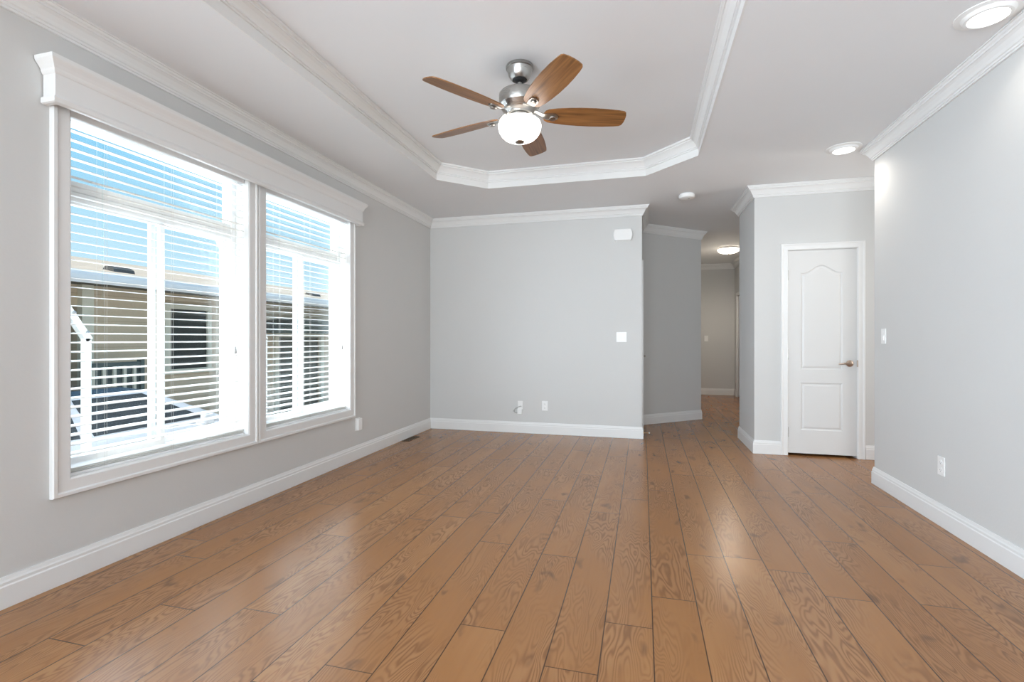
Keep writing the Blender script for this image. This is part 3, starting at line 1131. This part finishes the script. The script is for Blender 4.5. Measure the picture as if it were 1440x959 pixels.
# floor register by the back left corner
fr = thing('floor_register', (-2.590, 5.225, 0.0), 'brown slotted floor vent beside the baseboard in the back left corner', 'floor vent')
bm = B()
x0, x1, y0, y1 = -2.636, -2.546, 5.085, 5.365
for a in ((x0, x1, y0, y0 + 0.012), (x0, x1, y1 - 0.012, y1), (x0, x0 + 0.014, y0 + 0.012, y1 - 0.012), (x1 - 0.014, x1, y0 + 0.012, y1 - 0.012)):
    box(bm, *a, 0.0005, 0.005)
obj('rim', bm, 'vent_brown', fr)
bm = B()
y = y0 + 0.022
while y < y1 - 0.018:
    box(bm, x0 + 0.014, x1 - 0.014, y, y + 0.004, 0.0012, 0.0042)
    y += 0.013
obj('louvres', bm, 'vent_brown', fr)
obj('duct', box(B(), x0 + 0.010, x1 - 0.010, y0 + 0.010, y1 - 0.010, 0.0004, 0.0010), 'dark', fr)

# spring door stop on the baseboard past the back wall's end
ds = thing('door_stop', (0.006, 6.02, 0.052), 'small brass spring door stop on the baseboard behind the back wall\'s end', 'door stop')
obj('base', lathe(B(), [(0.003, 0.0062), (0.013, 0.0062), (0.012, 0.012), (0.006, 0.015)], 6.02, 0.052, 18, 'X'), 'brass', ds, True)
bm = B()
pts = []
for i in range(140):
    a = i * 2 * PI / 12
    pts.append((0.014 + 0.052 * i / 139, 6.02 + 0.006 * math.cos(a), 0.052 + 0.006 * math.sin(a)))
tube(bm, pts, 0.0016, 6)
obj('spring', bm, 'brass', ds, True)
obj('tip', lathe(B(), [(0.003, 0.065), (0.0085, 0.066), (0.009, 0.076), (0.006, 0.080), (0.002, 0.081)], 6.02, 0.052, 18, 'X'), 'plastic', ds, True)

# ------------------------------------------------------------------ outside the windows
GZ = -0.78
obj('ground', box(B(), -60, -2.9, -40, 60, GZ - 0.2, GZ), 'concrete', kind='structure')

# neighbouring house
NX = -8.0
nh = thing('neighbour_house', (NX, 6.0, GZ), 'beige neighbouring house with a cream shingled roof seen through the window blinds', 'house')
bm = B()
for y0, y1, z0, z1 in ((-8, 4.75, GZ, 2.05), (4.75, 5.36, GZ, 0.20), (4.75, 5.36, 1.64, 2.05), (5.36, 9.45, GZ, 2.05), (9.45, 10.95, 1.28, 2.05), (10.95, 22, GZ, 2.05)):
    box(bm, NX - 0.15, NX, y0, y1, z0, z1)
box(bm, NX - 5.4, NX - 5.25, -8, 22, GZ, 2.05)
box(bm, NX - 5.25, NX - 0.15, -8, -7.85, GZ, 2.05)
box(bm, NX - 5.25, NX - 0.15, 21.85, 22, GZ, 2.05)
obj('house_wall', bm, 'siding', nh)
EX = -7.40       # eave line
bm = B()
rp = [(EX, 2.10), (-10.7, 2.76), (-14.0, 2.10), (-14.0, 2.02), (-10.7, 2.66), (EX, 2.02)]
a = [bm.verts.new((x, -8.6, z)) for x, z in rp]
b = [bm.verts.new((x, 22.6, z)) for x, z in rp]
bm.faces.new(a)
bm.faces.new(b)
for i in range(6):
    j = (i + 1) % 6
    bm.faces.new((a[i], a[j], b[j], b[i]))
obj('house_roof', bm, 'roof', nh)
bm = B()
gp = [(0.0, 0.0), (0.03, -0.075), (0.11, -0.075), (0.125, -0.02), (0.125, 0.045), (0.115, 0.045), (0.112, 0.01), (0.0, 0.01)]
a = [bm.verts.new((EX + x, -8.6, 2.045 + z)) for x, z in gp]
b = [bm.verts.new((EX + x, 22.6, 2.045 + z)) for x, z in gp]
bm.faces.new(a)
bm.faces.new(b)
for i in range(len(gp)):
    j = (i + 1) % len(gp)
    bm.faces.new((a[i], a[j], b[j], b[i]))
box(bm, EX - 0.02, EX, -8.6, 22.6, 1.93, 2.03)
obj('gutter', bm, 'fascia', nh)
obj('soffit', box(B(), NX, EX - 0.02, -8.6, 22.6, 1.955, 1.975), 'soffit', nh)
# its window with cream trim
bm = B()
for y0, y1, z0, z1 in ((6.70, 6.80, 0.62, 1.68), (7.55, 7.65, 0.62, 1.68), (6.70, 7.65, 1.68, 1.78), (6.66, 7.69, 0.53, 0.62)):
    box(bm, NX, NX + 0.05, y0, y1, z0, z1)
hw = obj('house_window', bm, 'cream', nh)
obj('window_screen', box(B(), NX + 0.002, NX + 0.020, 6.80, 7.55, 0.62, 1.68), 'screen', hw)
# porch opening on the left with its post and a balustrade
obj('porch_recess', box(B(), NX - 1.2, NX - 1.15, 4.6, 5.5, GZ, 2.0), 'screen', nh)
obj('porch_post', box(B(), NX, NX + 0.10, 5.36, 5.52, GZ, 1.95), 'cream', nh)
bm = B()
box(bm, NX + 0.30, NX + 0.36, 5.20, 6.08, 0.74, 0.80)
box(bm, NX + 0.30, NX + 0.36, 5.20, 6.08, 0.02, 0.08)
box(bm, NX + 0.31, NX + 0.33, 5.20, 6.08, 0.08, 0.74)
for y in (5.20, 6.02):
    box(bm, NX + 0.29, NX + 0.37, y, y + 0.06, GZ, 0.86)
rl = obj('porch_railing', bm, 'green', nh)
for k in range(5):
    yb_ = 5.30 + k * 0.150
    obj('baluster', box(B(), NX + 0.345, NX + 0.375, yb_, yb_ + 0.045, 0.08, 0.74), 'cream', rl)
# entry on the right with dark double door and canopy
bm = box(B(), NX - 0.10, NX - 0.04, 9.45, 10.95, GZ, 1.28)
for y0, y1 in ((9.55, 10.15), (10.25, 10.85)):
    box(bm, NX - 0.04, NX - 0.025, y0, y1, GZ + 0.1, 1.15, 0.01)
obj('entry_door', bm, 'darkdoor', nh)
bm = B()
for y0, y1, z0, z1 in ((9.33, 9.45, GZ, 1.285), (10.95, 11.07, GZ, 1.285), (9.45, 10.95, 1.19, 1.285)):
    box(bm, NX, NX + 0.06, y0, y1, z0, z1)
obj('entry_trim', bm, 'cream', nh)
bm = B()
cp = []
for i in range(13):
    t_ = -1 + i / 6
    cp.append((10.1 + 1.75 * t_, 1.34 + 0.27 * (1 - abs(t_) ** 1.7)))
fr0 = [bm.verts.new((NX + 0.001, y, z + 0.05)) for y, z in cp]
fr1 = [bm.verts.new((NX + 0.75, y, z - 0.03)) for y, z in cp]
fb0 = [bm.verts.new((NX + 0.001, y, 1.29)) for y, z in cp]
fb1 = [bm.verts.new((NX + 0.75, y, 1.27)) for y, z in cp]
for i in range(12):
    bm.faces.new((fr0[i], fr0[i + 1], fr1[i + 1], fr1[i]))
    bm.faces.new((fb0[i], fb0[i + 1], fb1[i + 1], fb1[i]))
    bm.faces.new((fr1[i], fr1[i + 1], fb1[i + 1], fb1[i]))
for i in (0, 12):
    bm.faces.new((fr0[i], fr1[i], fb1[i], fb0[i]))
obj('entry_canopy', bm, 'awning', nh)
# roof vents
for x, y in ((-7.9, 5.9), (-7.9, 8.05), (-8.2, 11.0), (-8.0, 12.1)):
    zr = 2.10 + (EX - x) * 0.2
    bm = B()
    prof = [(0.0, 0.0), (0.02, 0.05), (0.10, 0.075), (0.20, 0.055), (0.26, -0.03)]
    for q in range(2):
        pass
    a = [bm.verts.new((x + 0.10 - px, y - 0.16, zr - 0.02 + px * 0.2 + pz)) for px, pz in prof]
    b = [bm.verts.new((x + 0.10 - px, y + 0.16, zr - 0.02 + px * 0.2 + pz)) for px, pz in prof]
    bm.faces.new(a)
    bm.faces.new(b)
    for i in range(len(prof)):
        j = (i + 1) % len(prof)
        bm.faces.new((a[i], a[j], b[j], b[i]))
    obj('roof_vent', bm, 'ventroof', nh)


# two bent white posts standing outside
def bent_post(x, y, label):
    t = thing('bent_post', (x, y, GZ), label, 'post', 'bent white posts outside the windows')
    w = 0.023
    obj('upright', box(B(), x - w, x + w, y - w, y + w, GZ, 1.165, 0.006), 'post', t)
    p0, p1 = Vector((x, y, 1.165)), Vector((x, y - 0.62, 2.16))
    d = (p1 - p0).normalized()
    side = Vector((1, 0, 0))
    nn = d.cross(side).normalized()
    bm = B()
    ra = [bm.verts.new(p0 - d * 0.02 + side * w * sx + nn * w * sz) for sx, sz in ((-1, -1), (1, -1), (1, 1), (-1, 1))]
    rb = [bm.verts.new(p1 + side * w * sx + nn * w * sz) for sx, sz in ((-1, -1), (1, -1), (1, 1), (-1, 1))]
    bm.faces.new(ra)
    bm.faces.new(rb)
    for i in range(4):
        j = (i + 1) % 4
        bm.faces.new((ra[i], ra[j], rb[j], rb[i]))
    obj('angled_arm', bm, 'post', t)
    for zz in (1.20, 1.34):
        bm = tube(B(), [(x + 0.024, y + 0.010 - (zz - 1.165) * 0.62, zz), (x + 0.034, y + 0.016 - (zz - 1.165) * 0.62, zz + 0.01)], 0.010, 8)
        obj('bolt', bm, 'rim', t)
    return t


bent_post(-3.9, 2.672, 'white square post with a bent arm outside, seen at the left of the nearer window')
bent_post(-3.9, 4.415, 'white square post with a bent arm outside, at the left edge of the corner window')

# parked car
CX0, CX1 = -6.75, -5.05      # far side, near side
CY = 1.68                    # rear bumper
car = thing('parked_car', ((CX0 + CX1) / 2, CY + 2.25, GZ), 'white parked car with dark glass seen through the lower slats of the nearer window', 'car')


def station(y, hw, z0, z1, round_=0.10):
    """half-width, underside and shoulder heights -> closed section"""
    cx = (CX0 + CX1) / 2
    s = [(-hw * 0.90, z0), (hw * 0.90, z0), (hw, z0 + round_), (hw, z1 - round_ * 1.2), (hw * 0.95, z1 - round_ * 0.4), (hw * 0.82, z1),
         (-hw * 0.82, z1), (-hw * 0.95, z1 - round_ * 0.4), (-hw, z1 - round_ * 1.2), (-hw, z0 + round_)]
    return [(cx + x, y, z) for x, z in s]


def loft(bm, secs):
    rings = [[bm.verts.new(p) for p in s] for s in secs]
    k = len(rings[0])
    for a, b in zip(rings, rings[1:]):
        for q in range(k):
            r = (q + 1) % k
            bm.faces.new((a[q], a[r], b[r], b[q]))
    bm.faces.new(rings[0])
    bm.faces.new(rings[-1])
    return bm


g = GZ
bm = loft(B(), [station(CY, 0.66, g + 0.42, g + 0.86), station(CY + 0.12, 0.78, g + 0.27, g + 0.96), station(CY + 0.6, 0.84, g + 0.22, g + 1.01), station(CY + 1.5, 0.85, g + 0.20, g + 1.00),
                station(CY + 2.9, 0.85, g + 0.20, g + 0.97), station(CY + 3.5, 0.84, g + 0.22, g + 0.93), station(CY + 4.1, 0.80, g + 0.25, g + 0.84), station(CY + 4.42, 0.70, g + 0.30, g + 0.70), station(CY + 4.5, 0.60, g + 0.38, g + 0.60)])
body = obj('car_body', bm, 'carpaint', car, True)


def cab(y, hwb, hwt, zb, zt):
    cx = (CX0 + CX1) / 2
    return [(cx - hwb, y[0], zb), (cx + hwb, y[0], zb), (cx + hwt, y[1], zt), (cx - hwt, y[1], zt)]


# greenhouse: lower ring, upper ring
cx = (CX0 + CX1) / 2
low = [(cx + 0.76, CY + 0.35), (cx + 0.76, CY + 3.45), (cx - 0.76, CY + 3.45), (cx - 0.76, CY + 0.35)]
upp = [(cx + 0.58, CY + 1.05), (cx + 0.58, CY + 2.55), (cx - 0.58, CY + 2.55), (cx - 0.58, CY + 1.05)]
zb, zt = g + 0.955, g + 1.375
bm = B()
a = [bm.verts.new((x, y, zb)) for x, y in low]
b = [bm.verts.new((x, y, zt)) for x, y in upp]
bm2 = B()
b2 = [bm2.verts.new((cx + (x - cx) * 0.985, CY + 1.8 + (y - CY - 1.8) * 0.985, zt + 0.004)) for x, y in upp]
c2 = [bm2.verts.new((cx + (x - cx) * 0.78, CY + 1.8 + (y - CY - 1.8) * 0.78, zt + 0.042)) for x, y in upp]
for i in range(4):
    j = (i + 1) % 4
    bm2.faces.new((b2[i], b2[j], c2[j], c2[i]))
bm2.faces.new(c2)
bm2.faces.new(b2)
obj('car_roof', bm2, 'carroof', car)
c = [bm.verts.new((cx + (x - cx) * 0.8, (CY + 1.8) + (y - CY - 1.8) * 0.8, zt + 0.035)) for x, y in upp]
for q, r in ((a, b), (b, c)):
    for i in range(4):
        j = (i + 1) % 4
        bm.faces.new((q[i], q[j], r[j], r[i]))
bm.faces.new(c)
bm.faces.new(a)
obj('cabin', bm, 'carpaint', car)


def inset_quad(p, fr, lift):
    """glass panel on the quad p shrunk by fr, lifted off it along its normal"""
    p = [Vector(v) for v in p]
    nn = (p[1] - p[0]).cross(p[3] - p[0]).normalized()

    def uv(u, v):
        return (p[0].lerp(p[1], u)).lerp(p[3].lerp(p[2], u), v)
    (u0, u1), (v0, v1) = fr
    q = [uv(u0, v0), uv(u1, v0), uv(u1, v1), uv(u0, v1)]
    bm = B()
    a = [bm.verts.new(v - nn * 0.01) for v in q]
    b = [bm.verts.new(v + nn * lift) for v in q]
    bm.faces.new(a)
    bm.faces.new(b)
    for i in range(4):
        j = (i + 1) % 4
        bm.faces.new((a[i], a[j], b[j], b[i]))
    return bm


P3 = lambda i, up: Vector((*(upp if up else low)[i], zt if up else zb))
# side windows: near side (+x) and far side
near = [P3(0, 0), P3(1, 0), P3(1, 1), P3(0, 1)]
far = [P3(2, 0), P3(3, 0), P3(3, 1), P3(2, 1)]
front = [P3(1, 0), P3(2, 0), P3(2, 1), P3(1, 1)]
rear = [P3(3, 0), P3(0, 0), P3(0, 1), P3(3, 1)]
for q in (near, far):
    obj('side_window', inset_quad(q, ((0.08, 0.47), (0.08, 0.92)), 0.006), 'carglass', car)
    obj('side_window', inset_quad(q, ((0.51, 0.93), (0.08, 0.92)), 0.006), 'carglass', car)
obj('windshield', inset_quad(front, ((0.05, 0.95), (0.05, 0.96)), 0.006), 'carglass', car)
obj('rear_window', inset_quad(rear, ((0.06, 0.94), (0.10, 0.94)), 0.006), 'carglass', car)
for y in (CY + 0.80, CY + 3.55):
    for x0, x1 in ((CX1 - 0.20, CX1 + 0.012), (CX0 - 0.012, CX0 + 0.20)):
        w_ = obj('wheel', lathe(B(), [(0.19, x0), (0.29, x0 + 0.004), (0.315, x0 + 0.03), (0.315, x1 - 0.03), (0.29, x1 - 0.004), (0.19, x1)], y, g + 0.315, 32, 'X'), 'tyre', car, True)
        xo = x1 + 0.001 if x1 > -6 else x0 - 0.001
        s_ = -1 if x1 > -6 else 1
        bm = lathe(B(), [(0.20, xo + s_ * 0.02), (0.195, xo), (0.17, xo + s_ * 0.012), (0.05, xo), (0.01, xo)], y, g + 0.315, 30, 'X')
        obj('rim', bm, 'rim', w_, True)
for x in (CX0 + 0.02, CX1 - 0.02):
    s_ = 1 if x > -6 else -1
    bm = box(B(), x - 0.03 + s_ * 0.08, x + 0.03 + s_ * 0.10, CY + 2.98, CY + 3.12, g + 0.93, g + 1.05, 0.02)
    box(bm, x - 0.04, x + 0.04 + s_ * 0.06, CY + 3.02, CY + 3.08, g + 0.91, g + 0.95)
    obj('side_mirror', bm, 'carpaint', car)
for sx in (-0.52, 0.52):
    obj('headlight', box(B(), cx + sx - 0.13, cx + sx + 0.13, CY + 4.30, CY + 4.46, g + 0.54, g + 0.65, 0.03), 'lamp_clear', car)
    obj('tail_light', box(B(), cx + sx - 0.12, cx + sx + 0.12, CY - 0.01, CY + 0.10, g + 0.68, g + 0.82, 0.02), 'lamp_red', car)
for z in (0.955,):
    obj('door_handle', box(B(), CX1 - 0.015, CX1 + 0.022, CY + 1.45, CY + 1.62, g + 0.80, g + 0.825, 0.006), 'rim', car)
